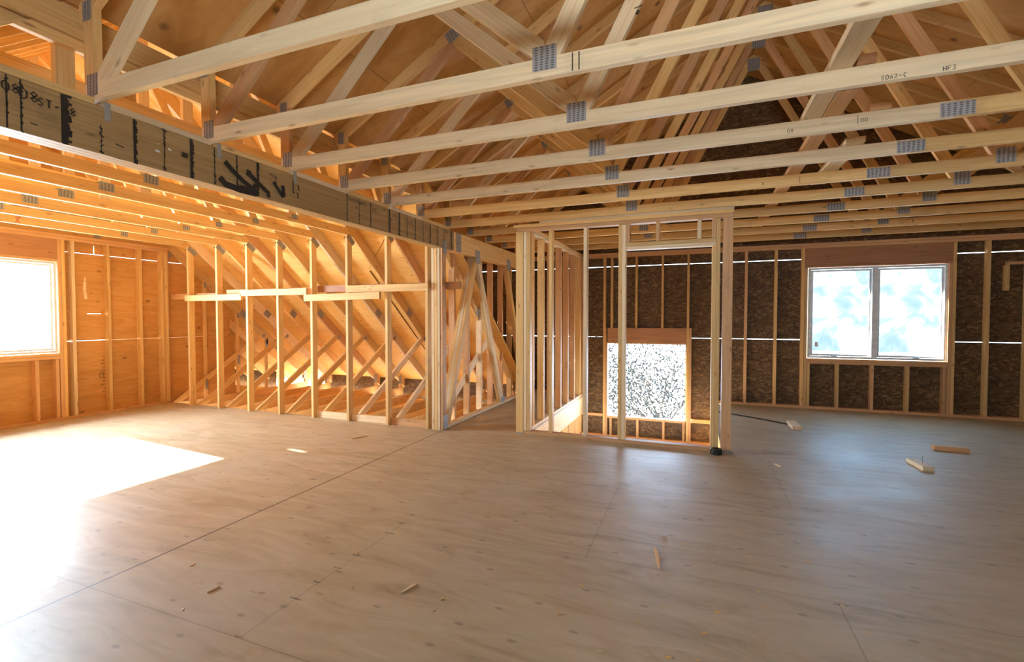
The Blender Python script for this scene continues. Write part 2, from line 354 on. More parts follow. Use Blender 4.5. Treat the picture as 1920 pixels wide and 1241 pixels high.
# ------------------------------------------------------------------ floor
fl = empty('floor', kind='structure')
def slab(x0, y0, x1, y1, z=0.0): return [(x0, y0, z), (x1, y0, z), (x1, y1, z), (x0, y1, z)]
polys('subfloor_sheet', fl, [slab(-7.929, 0.90, -2.85, 5.10), slab(-2.85, -1.6, 4.45, 5.10), slab(-2.98, 5.10, -1.85, 8.289),
      slab(-1.85, 5.10, 0.24, 5.289), slab(0.24, 5.10, 4.45, 8.289)], FLOOR, 0.019, (0, 0, -1))
for x in (-1.0, 1.2, 3.2):
    pass
lower = empty('floor', kind='structure')
polys('stair_landing', lower, [slab(-1.85, 6.9, 0.30, 8.289, -0.73)], FLOOR, 0.019, (0, 0, -1))
polys('lower_storey_floor', lower, [slab(-11, -3.5, 4.45, 8.289, -3.0)], FLOOR, 0.1, (0, 0, -1))
polys('porch_ceiling', lower, [slab(-10.9, 5.9, -7.95, 7.9, -0.20), slab(-7.9, 5.12, -2.95, 7.80, -0.20)], PLY_ATTIC, 0.012, (0, 0, -1))

# ------------------------------------------------------------------ back wall
wb = empty('wall_back', (0, BY, 0), kind='structure')
def cells(u0, u1, v0, v1, holes):
    """rectangle minus rectangles -> rectangles"""
    us = sorted({u0, u1, *[max(u0, min(u1, h[i])) for h in holes for i in (0, 1)]}); vs = sorted({v0, v1, *[max(v0, min(v1, h[i])) for h in holes for i in (2, 3)]})
    out = []
    for i in range(len(us)-1):
        for j in range(len(vs)-1):
            cu, cv = (us[i]+us[i+1])/2, (vs[j]+vs[j+1])/2
            if any(h[0] < cu < h[1] and h[2] < cv < h[3] for h in holes): continue
            out.append((us[i], us[i+1], vs[j], vs[j+1]))
    return out
WIN2 = (1.535, 3.185, 0.755, 2.105); STW = (-1.44, -0.18, -0.33, 0.917)
rows = [(-3.0, -0.195), (-0.193, 1.024), (1.033, 2.236), (2.246, 3.46), (3.461, 5.4)]
f = []
for v0, v1 in rows:
    for (a, b, c, d) in cells(-4.5, 4.45, v0, v1, [WIN2, STW]):
        P = [(a, c), (b, c), (b, d), (a, d)]
        P = clip(P, -PM, 1, 2.985+PM*2.94); P = clip(P, PM, 1, 2.985+PM*(2*RX+2.94))
        if len(P) > 2: f.append([(x, BY+0.089, z) for x, z in P])
polys('osb_sheathing', wb, f, OSB, 0.011, (0, 1, 0))
def vstud(par, x, z0, z1, mat=PINE, y0=BY, wd=0.038, name='stud', dy=0.089): return board(name, par, (x, y0, z0), (x+wd, y0+dy, z1), mat)
for x, mt in ((-3.9, PINE), (-3.5, PINE), (-3.1, PINE), (-2.7, FIR), (-2.3, PINE), (0.681, FIR), (1.089, PINE), (1.446, PINE), (3.228, PINE), (3.585, PINE), (3.99, PINE), (4.27, PINE)):
    vstud(wb, x, 0.038, 2.391, mt)
for x, z0, z1, mt in ((-1.516, -0.66, 2.391, PINE), (-1.478, -0.66, 1.19, FIR), (-0.162, -0.66, 2.391, PINE), (-0.178, 0.0, 0.0, FIR), (0.24, 0.038, 2.391, PINE), (-1.93, -0.66, 2.391, PINE), (-0.124, -0.66, 1.19, FIR)):
    if z1 > z0: vstud(wb, x, z0, z1, mt)
for x in (-1.39, -0.98, -0.56): vstud(wb, x, 1.19, 2.391, PINE, name='cripple_stud')
for x in (-1.40, -0.95, -0.53, -0.215): vstud(wb, x, -0.66, -0.368, FIR, name='cripple_stud')
board('header', wb, (-1.46, BY, 0.945), (-0.160, BY+0.089, 1.188), RED)
board('header_plate', wb, (-1.44, BY, 0.919), (-0.18, BY+0.089, 0.944), FIR)
board('rough_sill', wb, (-1.44, BY, -0.368), (-0.18, BY+0.089, -0.33), FIR)
board('fire_block', wb, (-1.89, BY, -0.345), (-1.52, BY+0.089, -0.30), FIR)
board('fire_block', wb, (-0.084, BY-0.012, -0.345), (0.24, BY+0.089, -0.285), PINE)
board('base_plate', wb, (-1.89, BY, -0.72), (0.30, BY+0.089, -0.66), FIR)
board('base_plate', wb, (0.285, BY, 0), (4.40, BY+0.089, 0.038), FIR)
board('base_plate', wb, (-2.95, BY, 0), (-1.935, BY+0.089, 0.038), FIR)
board('top_plate', wb, (-4.4, BY, 2.391), (4.40, BY+0.089, 2.428), FIR)
board('top_plate', wb, (-4.4, BY, 2.430), (4.40, BY+0.089, 2.466), FIR)
vstud(wb, 1.487, 0.038, 2.105, PINE); vstud(wb, 3.188, 0.038, 2.105, FIR)
board('header', wb, (1.487, BY, 2.135), (3.226, BY+0.089, 2.390), RED)
board('header_plate', wb, (1.487, BY, 2.106), (3.226, BY+0.089, 2.133), RED)
board('rough_sill', wb, (1.527, BY, 0.717), (3.186, BY+0.089, 0.753), FIR)
board('rough_sill', wb, (1.527, BY, 0.678), (3.186, BY+0.089, 0.715), FIR)
for x, mt in ((1.530, PINE), (1.900, PINE), (2.322, FIR), (2.735, PINE), (3.145, FIR)): vstud(wb, x, 0.038, 0.677, mt, name='cripple_stud', wd=0.038)
board('frame_block', wb, (3.80, BY-0.002, 2.06), (3.985, BY+0.087, 2.10), FIR)
board('frame_block', wb, (3.775, BY-0.002, 1.72), (3.813, BY+0.087, 2.058), PINE)
def onback(u, v, d): return Vector((u, BY+0.089-d, v))
strokes('stencil_print', wb, onback, text_lines('HENDCES', -0.08, 0.55, 0.06) + text_lines('HECF', -0.50, 1.24, 0.055) + text_lines('08', 1.18, 1.95, 0.12) + [[0.06, (1.30, 1.96), (1.30, 2.08)], [0.012, (1.18, 2.05), (1.42, 2.06)]] + text_lines('HENDCES', 0.78, 0.66, 0.05), 0.007, FADED)

# ------------------------------------------------------------------ left wall
wl = empty('wall_left', (LX, 3, 0), kind='structure')
XS = LX-0.089
WIN1 = (1.98, 3.645, 0.895, 2.095)
f = []
for v0, v1, yend in ((-3.0, 1.041, 6.26), (1.0465, 2.247, 6.17), (2.2525, 3.4, 6.17), (3.401, 4.6, 6.17)):
    for (a, b, c, d) in cells(0.6, yend, v0, v1, [WIN1, (4.10, 4.110, 2.2525, 2.37), (4.01, 4.175, 1.414, 1.421)]):
        P = [(a, c), (b, c), (b, d), (a, d)]
        P = clip(P, PA, 1, 2.58+PA*5.14-0.02); P = clip(P, -PA, 1, 2.58+PA*5.14-PA*2*RY-0.02)
        if len(P) > 2: f.append([(XS, y, z) for y, z in P])
polys('plywood_sheathing', wl, f, PLY_WALL, 0.011, (-1, 0, 0))
def lstud(y, z0, z1, mat=PINE, name='stud'): return board(name, wl, (LX-0.089, y, z0), (LX, y+0.038, z1), mat)
for y, mt in ((0.95, PINE), (1.36, PINE), (1.77, PINE), (1.90, PINE), (3.655, FIR), (3.694, PINE), (3.80, PALE), (4.215, PINE), (4.632, PINE), (4.94, PINE)): lstud(y, 0.038, 2.391, mt)
board('stud', wl, (LX-0.05, 4.982, 0.038), (LX+0.039, 5.02, 2.391), PINE); board('stud', wl, (LX-0.089, 5.022, 0.0), (LX, 5.06, 2.391), FIR)
for y in (2.17, 2.58, 2.99, 3.40, 3.607): lstud(y, 0.038, 0.815, FIR, 'cripple_stud')
board('rough_sill', wl, (LX-0.089, 1.94, 0.856), (LX, 3.654, 0.893), FIR); board('rough_sill', wl, (LX-0.089, 1.94, 0.817), (LX, 3.654, 0.854), FIR)
board('header', wl, (LX-0.089, 1.94, 2.135), (LX, 3.654, 2.390), RED); board('header_plate', wl, (LX-0.089, 1.94, 2.097), (LX, 3.654, 2.133), FIR)
board('base_plate', wl, (LX-0.089, 0.95, 0), (LX, 5.02, 0.038), FIR)
board('top_plate', wl, (LX-0.089, 0.95, 2.391), (LX, 5.06, 2.428), FIR); board('top_plate', wl, (LX-0.089, 0.95, 2.430), (LX, 5.06, 2.466), FIR)
def onleft(u, v, d): return Vector((XS+d, u, v))
strokes('stencil_print', wl, onleft, [[(4.17+0.02*math.sin(i*2.1), 0.30+i*0.05), (4.205, 0.31+i*0.05)] for i in range(11)] + text_lines('0', 4.14, 0.50, 0.09), 0.008, FADED)
strokes('bare_wood_scar', wl, onleft, [[0.035, (4.0, 1.62), (3.985, 1.75), (3.99, 1.86)], [0.018, (3.99, 1.86), (3.995, 1.92)]], 0.03, PALE)

# ------------------------------------------------------------------ walls beside and behind the camera
wr = empty('wall_right', (4.36, 2, 0), kind='structure')
polys('osb_sheathing', wr, [[(4.45, y0, z0), (4.45, y1, z0), (4.45, y1, z1), (4.45, y0, z1)] for (y0, y1, z0, z1) in cells(-1.6, 8.3, 0, 2.85, [])], OSB, 0.011, (1, 0, 0))
for i in range(7): board('stud', wr, (4.361, 5.6+i*0.406, 0.038), (4.45, 5.638+i*0.406, 2.391), PINE)
board('base_plate', wr, (4.361, -1.59, 0), (4.45, 8.2, 0.038), FIR); board('top_plate', wr, (4.361, -1.59, 2.391), (4.45, 8.2, 2.466), FIR)
wf = empty('wall_front', (0, -1.6, 0), kind='structure')
f = []
for (a, b, c, d) in cells(-2.95, 4.45, 0, 5.4, [(-0.5, 2.3, 1.4, 2.15)]):
    P = clip([(a, c), (b, c), (b, d), (a, d)], -PM, 1, 2.985+PM*2.94); P = clip(P, PM, 1, 2.985+PM*(2*RX+2.94))
    if len(P) > 2: f.append([(x, -1.6, z) for x, z in P])
polys('osb_sheathing', wf, f, OSB, 0.011, (0, -1, 0))
wn = empty('wall_camera_left', (-2.95, -1, 0), kind='structure')
polys('osb_sheathing', wn, [[(-2.97, -3.5, 0), (-2.97, 0.9, 0), (-2.97, 0.9, 2.96), (-2.97, -3.5, 2.96)]], OSB, 0.011, (-1, 0, 0))
polys('plywood_sheathing', wn, [[(-7.95, 0.9, -0.0), (-2.97, 0.9, 0.0), (-2.97, 0.9, 2.5), (-7.95, 0.9, 2.5)]], PLY_WALL, 0.011, (0, -1, 0))
ww = empty('wall_wing', (-10.9, 7, 0), kind='structure')
polys('wing_sun_screen', ww, [[(-10.9, 5.9, -0.6), (-10.9, 8.2, -0.6), (-10.9, 8.2, 0.1), (-10.9, 5.9, 1.90)], [(-10.9, 5.9, 0.12), (-8.0, 5.9, 0.12), (-8.0, 5.9, 1.90), (-10.9, 5.9, 1.90)]], PLY_ATTIC, 0.011, (-1, 0, 0))  # sheets added to keep the sun out of the open wing
wo = empty('wall_eave', (-4, 8.1, 0), kind='structure')
polys('osb_sheathing', wo, [[(-7.5, 8.06, -0.3), (-2.95, 8.06, -0.3), (-2.95, 8.06, 0.14), (-7.5, 8.06, 0.14)], [(-11, 8.06, -0.6), (-8.9, 8.06, -0.6), (-8.9, 8.06, 0.14), (-11, 8.06, 0.14)], [(-11, 5.9, -0.6), (-8.0, 5.9, -0.6), (-8.0, 5.9, 0.11), (-11, 5.9, 0.11)]], OSB, 0.011, (0, 1, 0))  # eave strip lengthened, far sheets added to cut light bouncing off the ground
polys('soffit_board', wo, [[(-4.49, 5.75, -0.3), (-4.49, 8.3, -0.3), (-4.49, 8.3, 2.06), (-4.49, 5.75, 2.06)]], OSB, 0.011, (-1, 0, 0)) if False else None
polys('void_light_screen', wo, [[(-4.49, 5.75, 2.05), (-4.49, 8.29, 2.05), (-4.49, 8.29, -0.02), (-4.49, 8.2, 0.03)]], OSB, 0.011, (-1, 0, 0))  # side sheet added to keep the void behind the corridor studs dark
wlow = empty('wall_lower', (0, 5.2, -1.5), kind='structure')
polys('drywall', wlow, [[(0.30, 5.3, -3), (0.30, 8.29, -3), (0.30, 8.29, -0.02), (0.30, 5.3, -0.02)]], PLY_ATTIC, 0.011, (1, 0, 0))
polys('osb_sheathing', wlow, [[(4.45, -3.5, -3), (4.45, 8.29, -3), (4.45, 8.29, -0.02), (4.45, -3.5, -0.02)]], OSB, 0.011, (1, 0, 0))

# ------------------------------------------------------------------ roof decks
ce = empty('ceiling', (0, 3, 3), kind='structure')
def zl(x): return 2.985 + PM*(x+2.94)
def zr(x): return zl(2*RX-x)
X0, XE = -2.985, 0.71; segs = []
xs = [X0, -2.40, -1.345, -0.29, RX]
ys = [-3.6 + 2.44*i for i in range(6)]; ys[-1] = 8.36
for i in range(len(xs)-1):
    st = 1.22 if i % 2 else 0
    yy = sorted({-3.6, 8.36, *[v for v in [-3.6+st+2.44*k for k in range(6)] if -3.6 < v < 8.36]})
    for a, b in zip(yy, yy[1:]):
        g = 0.0025
        segs.append([(xs[i]+g, a+g, zl(xs[i]+g)), (xs[i+1]-g, a+g, zl(xs[i+1]-g)), (xs[i+1]-g, b-g, zl(xs[i+1]-g)), (xs[i]+g, b-g, zl(xs[i]+g))])
        segs.append([(2*RX-x, y, z) for x, y, z in segs[-1]])
NL = (-PM, 0, 1)
polys('roof_deck', ce, segs[0::2] + segs[1::2], PLY_ROOF, 0.012, (0, 0, 1))
polys('roof_felt', ce, [[(X0-0.01, -3.6, zl(X0)+0.02), (RX, -3.6, zl(RX)+0.02), (RX, 8.36, zl(RX)+0.02), (X0-0.01, 8.36, zl(X0)+0.02)],
                        [(RX, -3.6, zl(RX)+0.02), (4.8, -3.6, zr(4.8)+0.02), (4.8, 8.36, zr(4.8)+0.02), (RX, 8.36, zl(RX)+0.02)],
                        [(X0, 4.64, zl(X0)), (X0, 8.36, zl(X0)), (-4.5, 8.36, zl(-4.5)), (-4.5, 5.74, zl(-4.5))],
                        [(X0, 2*RY-4.64, zl(X0)), (X0, -3.6, zl(X0)), (-4.5, -3.6, zl(-4.5)), (-4.5, 2*RY-5.74, zl(-4.5))]], PLY_ROOF, 0.01, (0, 0, 1))
segs = []
yv = [2.99, 3.95, 4.91, 5.87, 6.83, 7.79, 8.30]
for i in range(6):
    st = 1.22 if i % 2 else 0.0
    xw = -11.0 if i >= 3 else -8.15
    xx = sorted({xw, -2.9, *[v for v in [-11.0+st+2.44*k for k in range(5)] if xw < v < -2.9]})
    for a, b in zip(xx, xx[1:]):
        g = 0.002; y0, y1 = yv[i]+g, yv[i+1]-g
        segs.append([(a+g, y0, zatt(y0)), (b-g, y0, zatt(y0)), (b-g, y1, zatt(y1)), (a+g, y1, zatt(y1))])
polys('attic_roof_deck', ce, segs, PLY_ATTIC, 0.012, (0, 0, 1))
polys('attic_roof_deck', ce, [[(-8.15, RY, zatt(RY)), (-2.9, RY, zatt(RY)), (-2.9, -2.3, zatt(-2.3)), (-8.15, -2.3, zatt(-2.3))]], PLY_ATTIC, 0.012, (0, 0, 1))
polys('attic_roof_felt', ce, [[(-8.15, RY, zatt(RY)+.02), (-2.9, RY, zatt(RY)+.02), (-2.9, 8.3, zatt(8.3)+.02), (-8.15, 8.3, zatt(8.3)+.02)], [(-11, 5.87, zatt(5.87)+.02), (-8.16, 5.87, zatt(5.87)+.02), (-8.16, 8.3, zatt(8.3)+.02), (-11, 8.3, zatt(8.3)+.02)],
      [(-2.95, RY, zatt(RY)+.02), (-0.55, RY, zatt(RY)+.02), (-2.95, 4.7, zatt(4.7)+.02)], [(-2.95, RY, zatt(RY)+.02), (-0.55, RY, zatt(RY)+.02), (-2.95, 2*RY-4.7, zatt(4.7)+.02)]], PLY_ATTIC, 0.01, (0, 0, 1))

# ------------------------------------------------------------------ main roof trusses
TT = 0.038
def main_truss(k):
    y = 1.50 + 0.615*(k-1)
    t = empty('roof_truss', (RX, y, ZC), label='', cat='roof truss', group='long roof trusses spanning the main room')
    zt = ZC+0.089
    rr = R.random
    m1 = [PINE, PALE, PINE, PINE][k % 4] if k > 3 else PALE
    board('bottom_chord', t, (-2.94, y, ZC), (1.319, y+TT, zt), PALE if k < 6 else PINE)
    board('bottom_chord', t, (1.321, y, ZC), (4.36, y+TT, zt), PALE if k < 4 else PINE)
    lo = 0.089*math.sqrt(1+PM*PM)                       # vertical depth of a top chord
    for s in (0, 1):
        def fx(x): return x if s == 0 else 2*RX-x
        def cl(a, b, c): return (a, b, c) if s == 0 else (-a, b, c-2*RX*a)
        # top chord
        member('top_chord', t, 'XZ', y, (fx(-2.98), zl(-2.98)-lo/2), (fx(RX), zl(RX)-lo/2), 0.089, TT, PINE, [cl(1, 0, RX), cl(-1, 0, 2.975)], 0.3)
        under = cl(-PM, 1, 2.985+PM*2.94-lo)
        member('heel_post', t, 'XZ', y, (fx(-2.8975), zt), (fx(-2.8975), 2.95), 0.085, TT, FIR if k % 3 == 0 else PINE, [under, (0, -1, -zt)], 0.1)
        member('web', t, 'XZ', y, (fx(-2.79), 2.58), (fx(-1.80), 3.53), 0.089, TT, PALE if k % 2 else FIR, [under, (0, -1, -zt), cl(-1, 0, 2.854), cl(1, 0, -1.80)], 0.25)
        member('web', t, 'XZ', y, (fx(-1.80), 3.55), (fx(-0.70), 2.60), 0.089, TT, PALE if k < 4 else PINE, [under, (0, -1, -zt), cl(-1, 0, 1.799), cl(1, 0, -0.670)], 0.25)
        member('web', t, 'XZ', y, (fx(-0.62), 2.60), (fx(0.62), 4.95), 0.089, TT, PALE if k < 4 else (PINE if k % 2 else FIR), [under, (0, -1, -zt), cl(-1, 0, 0.669), cl(1, 0, RX-0.001)], 0.25)
        for wy in (y-0.0025, y+TT+0.0005):
            plate(t, 'XZ', wy, (fx(-0.667), 2.552), 0.115, 0.112)
            plate(t, 'XZ', wy, (fx(-2.873), 2.542), 0.085, 0.11)
            plate(t, 'XZ', wy, (fx(-1.80), 3.575), 0.13, 0.095, math.atan(PM) * (1 if s == 0 else -1))
            plate(t, 'XZ', wy, (fx(-2.905), 2.92), 0.07, 0.10)
    for wy in (y-0.0025, y+TT+0.0005):
        if k > 3: plate(t, 'XZ', wy, (1.318, 2.508), 0.155, 0.077, name='splice_plate')
        plate(t, 'XZ', wy, (RX, 4.98), 0.16, 0.16, name='ridge_plate')
    return t
trusses = []
for k in range(1, 12):
    t = main_truss(k); trusses.append(t)
    if k == 1: t['label'] = 'nearest long roof truss, its chord crossing the upper left of the picture above the beam'
    elif k == 11: t['label'] = 'farthest long roof truss, its chord hard against the back wall top plate'
    elif k == 7: t['label'] = 'seventh long roof truss, its chord resting on the front of the stairwell frame'
    else: t['label'] = '%s long pale timber roof truss counting from the camera, overhead' % ORD[k-1]
# marks on chords
def onchord(k):
    y = 1.50 + 0.615*(k-1)
    return lambda u, v, d: Vector((u, y-d, v))
strokes('inspector_stamp', trusses[1], onchord(2), [[0.006, (-0.535, 2.47), (-0.535, 2.55)], [0.006, (-0.505, 2.47), (-0.505, 2.55)]], 0.006, FADED)
strokes('grade_stamp', trusses[1], lambda u, v, d: Vector((u, 2.115-d, v)), [[0.010, (-0.43, 2.97), (-0.41, 2.975)]], 0.01, FADED)
strokes('handwriting', trusses[2], onchord(3), text_lines('SOA2-C', 0.79, 2.472, 0.020), 0.003, INK)
strokes('handwriting', trusses[2], onchord(3), text_lines('HF3', 1.02, 2.472, 0.020), 0.003, INK)
strokes('grade_stamp', trusses[3], onchord(4), text_lines('08', 0.50, 2.49, 0.022) + [[0.003, (0.86, 2.49), (0.86, 2.54)]] + text_lines('0O', 0.875, 2.50, 0.022), 0.003, FADED)
strokes('grade_stamp', trusses[5], onchord(6), text_lines('8', 0.50, 2.49, 0.025) + [[0.003, (0.78, 2.48), (0.78, 2.54)]], 0.003, FADED)
strokes('handwriting', trusses[9], onchord(10), text_lines('SNC8', 2.25, 2.49, 0.045), 0.004, FADED)
def grade(k, u, v):
    """knot-shaped stamp with a line of print"""
    return [[0.020, (u, v), (u+0.012, v+0.022)], [0.006, (u-0.012, v+0.036), (u+0.03, v+0.045)]]
strokes('grade_stamp', trusses[2], onchord(3), grade(3, -0.33, 3.03), 0.01, FADED)

# ------------------------------------------------------------------ boards lying on the chords
def laid(x0, x1, y0, y1, label, mat, z=ZC+0.0895):
    o = board('bracing_board', None, (x0, y0, z), (x1, y1, z+0.038), mat)
    tag(o, label, 'lumber board', 'loose boards laid across the truss chords'); return o
laid(0.577, 0.676, 1.95, 3.42, 'pale board laid flat across the third and fourth truss chords, the nearest of them', PALE)
laid(0.680, 0.778, 3.0, 7.75, 'long reddish board laid flat over the truss chords towards the back wall', FIR)
laid(0.935, 1.05, 3.90, 5.00, 'short board laid flat on the fifth and sixth chords, right of the long reddish board', PALE)
laid(0.690, 0.765, 2.70, 2.86, 'small reddish block on the third chord beside the nearest laid board', RED)
laid(0.92, 1.02, 3.34, 3.43, 'small wood block sitting on the fourth chord', FIR)

# ------------------------------------------------------------------ marked beam
bx0, bx1, bz0, bz1 = -2.981, -2.853, 2.199, 2.438
beam = empty('support_beam', ((bx0+bx1)/2, 1, bz0), label='deep laminated beam with black marker lines running under the truss ends', cat='beam')
for i in range(3): board('beam_ply', beam, (bx0+i*0.0427, -1.58, bz0), (bx0+i*0.0427+0.0422, 5.30, bz1), LVL)
def onbeam(u, v, d): return Vector((bx1+d, u, v))
lines = []
def jag(y, wd, z0=bz0+0.003, z1=bz1-0.004, blobs=8):
    L = [[wd*0.8, (y, z0), (y+0.001, (z0+z1)/2), (y, z1)]]
    for i in range(blobs):
        zz = z0+(z1-z0)*(i+R.random()*0.8)/blobs
        L.append([0.011+R.random()*0.016, (y-wd*R.random()*0.4, zz), (y+wd*(0.4+R.random()*0.5), zz+R.uniform(-.006, .008))])
    return L
for y, wd, b in ((1.164, .008, 7), (1.212, .008, 8), (1.370, .034, 16), (1.52, .004, 6), (1.676, .016, 12), (1.829, .007, 9), (1.985, .022, 12), (2.132, .007, 8), (2.288, .010, 3), (2.446, .018, 12), (2.60, .006, 2), (2.755, .010, 2),
                (3.347, .010, 6), (3.508, .006, 3), (3.665, .010, 5), (3.96, .016, 8), (4.123, .018, 8), (4.266, .006, 4), (4.418, .012, 5), (4.578, .008, 4), (4.725, .015, 6), (4.892, .012, 5), (5.043, .006, 3), (5.225, .02, 8)):
    if y in (2.60, 2.755): lines += jag(y, wd, bz0+0.10, bz0+0.19, 4)
    elif y < 1.6 and y > 1.5: lines += jag(y, wd, bz0+0.003, bz1-0.09, b)
    else: lines += jag(y, wd, blobs=b)
lines += text_lines('08', 1.147, 2.362, 0.040) + text_lines('08', 1.205, 2.350, 0.045) + text_lines('ST-18', 1.268, 2.342, 0.036)
lines += [[0.034, (2.20, 2.368), (2.25, 2.325), (2.33, 2.275), (2.40, 2.245), (2.425, 2.275)], [0.042, (2.162, 2.255), (2.20, 2.222), (2.30, 2.212), (2.43, 2.215)],
          [0.046, (2.30, 2.222), (2.44, 2.225)], [0.045, (2.355, 2.345), (2.39, 2.335)], [0.034, (2.38, 2.335), (2.45, 2.29), (2.53, 2.245), (2.53, 2.215)], [0.028, (2.40, 2.25), (2.45, 2.28)],
          [0.026, (2.575, 2.335), (2.62, 2.285), (2.66, 2.245)], [0.032, (2.655, 2.330), (2.665, 2.25)], [0.012, (2.80, 2.37), (2.81, 2.33)], [0.010, (2.79, 2.31), (2.80, 2.27)],
          [0.030, (1.960, 2.322), (1.925, 2.327)], [0.005, (1.24, 2.25), (1.265, 2.247)], [0.006, (1.58, 2.27), (1.62, 2.262)]]
strokes('marker_writing', beam, onbeam, lines, 0.006, INK)
strokes('mill_print', beam, onbeam, text_lines('08OC0DHFE2', 3.37, 2.385, 0.030) + text_lines('HXT', 3.70, 2.36, 0.036) + text_lines('ACED', 4.0, 2.37, 0.028) + text_lines('JCEL', 4.28, 2.345, 0.034) + text_lines('0C', 4.62, 2.37, 0.04) + text_lines('C8', 5.07, 2.38, 0.04), 0.0045, FADED)
strokes('fleck', beam, onbeam, [[0.012, (1.782, 2.30), (1.80, 2.305)], [0.008, (1.80, 2.305), (1.806, 2.297)], [0.009, (1.852, 2.335), (1.87, 2.33)], [0.005, (1.795, 2.345), (1.80, 2.342)]], 0.01, PAPER)
for k in range(1, 8):
    y = 1.50+0.615*(k-1)
    if k < 4: board('hurricane_clip', beam, (bx1+0.0005, y+0.036, bz1-0.062), (bx1+0.003, y+0.066, bz1+0.03), GALV, 0.0006)
board('steel_strap', beam, (bx1+0.001, 5.36, bz0-0.002), (bx1+0.004, 5.49, bz1), GALV, 0.0006)
for k in range(0, 7):
    a = -0.4 if k == 0 else 1.50+0.615*(k-1)+TT+0.003; b = 1.50+0.615*k-0.003
    o = board('nailer_board', None, (bx1-0.089, a, bz1+0.001), (bx1+0.001, b, bz1+0.037), PALE if k % 2 else PINE)
    tag(o, ('nailer board on the beam top before the nearest truss' if k == 0 else 'nailer board on the beam top between the %s and %s long trusses' % (ORD[k-1], ORD[k])), 'lumber board', 'short nailer boards on top of the marked beam')

# ------------------------------------------------------------------ girder beyond the beam (carries the trusses over the corridor)
gd = empty('girder_truss', (-2.9, 6.5, 0), label='girder with steep crossing webs beyond the end of the marked beam', cat='girder truss')
for i in range(3): board('top_chord', gd, (-2.981+i*0.0427, 5.301, 2.20), (-2.981+i*0.0427+0.0422, BY-0.002, 2.438), PINE)
def lump(p0, p1, n, mats, zoff=0.0):
    for i in range(n):
        member('web', gd, 'YZ', -2.895-0.040*i, (p0[0]+0.006*i, p0[1]), (p1[0]-0.006*i, p1[1]), 0.089, 0.038, mats[i % len(mats)], [(0, 1, 2.199), (0, -1, -0.04), (-1, 0, -5.092)], 0.25)
lump((5.15, 0.05), (5.97, 2.18), 3, (PINE, PALE, PINE)); lump((6.02, 2.18), (6.90, 0.06), 2, (PALE, PINE)); lump((7.12, 2.18), (7.95, 0.06), 2, (PINE, FIR))
for yy, zz in ((5.99, 2.205), (7.14, 2.21)): board('connector_plate', gd, (-2.852, yy-0.075, zz-0.09), (-2.849, yy+0.075, zz+0.09), GALV, 0.0006)
board('connector_plate', gd, (-2.856, 6.83, 0.03), (-2.8535, 6.99, 0.12), GALV, 0.0006)
board('base_plate', gd, (-2.945, 5.10, 0.0), (-2.857, BY-0.002, 0.038), PALE)
cp = empty('corner_post', (-2.93, 5.0, 0), label='built-up post of vertical boards where the beam meets the corridor wall', cat='post')
for i, (x0, mt) in enumerate(((-3.000, PALE), (-2.960, PINE), (-2.920, PALE))): board('post_ply', cp, (x0, 4.995, 0.0), (x0+0.036, 5.084, 2.197), mt)
board('post_ply', cp, (-2.880, 5.00, 0.0), (-2.850, 5.088, 2.197), FIR)
board('connector_plate', cp, (-2.8495, 5.02, 2.13), (-2.847, 5.10, 2.29), GALV, 0.0006); board('connector_plate', cp, (-2.8495, 5.005, 0.012), (-2.847, 5.12, 0.175), GALV, 0.0006)
cw = empty('wall_corridor', (-3.0, 6.5, 0), kind='structure')
for y, mt in ((5.60, FIR), (6.02, FIR), (6.44, PALE), (6.84, FIR), (7.26, FIR), (7.66, PINE)): board('stud', cw, (-3.10, y, -0.02), (-3.012, y+0.038, 2.35), mt)

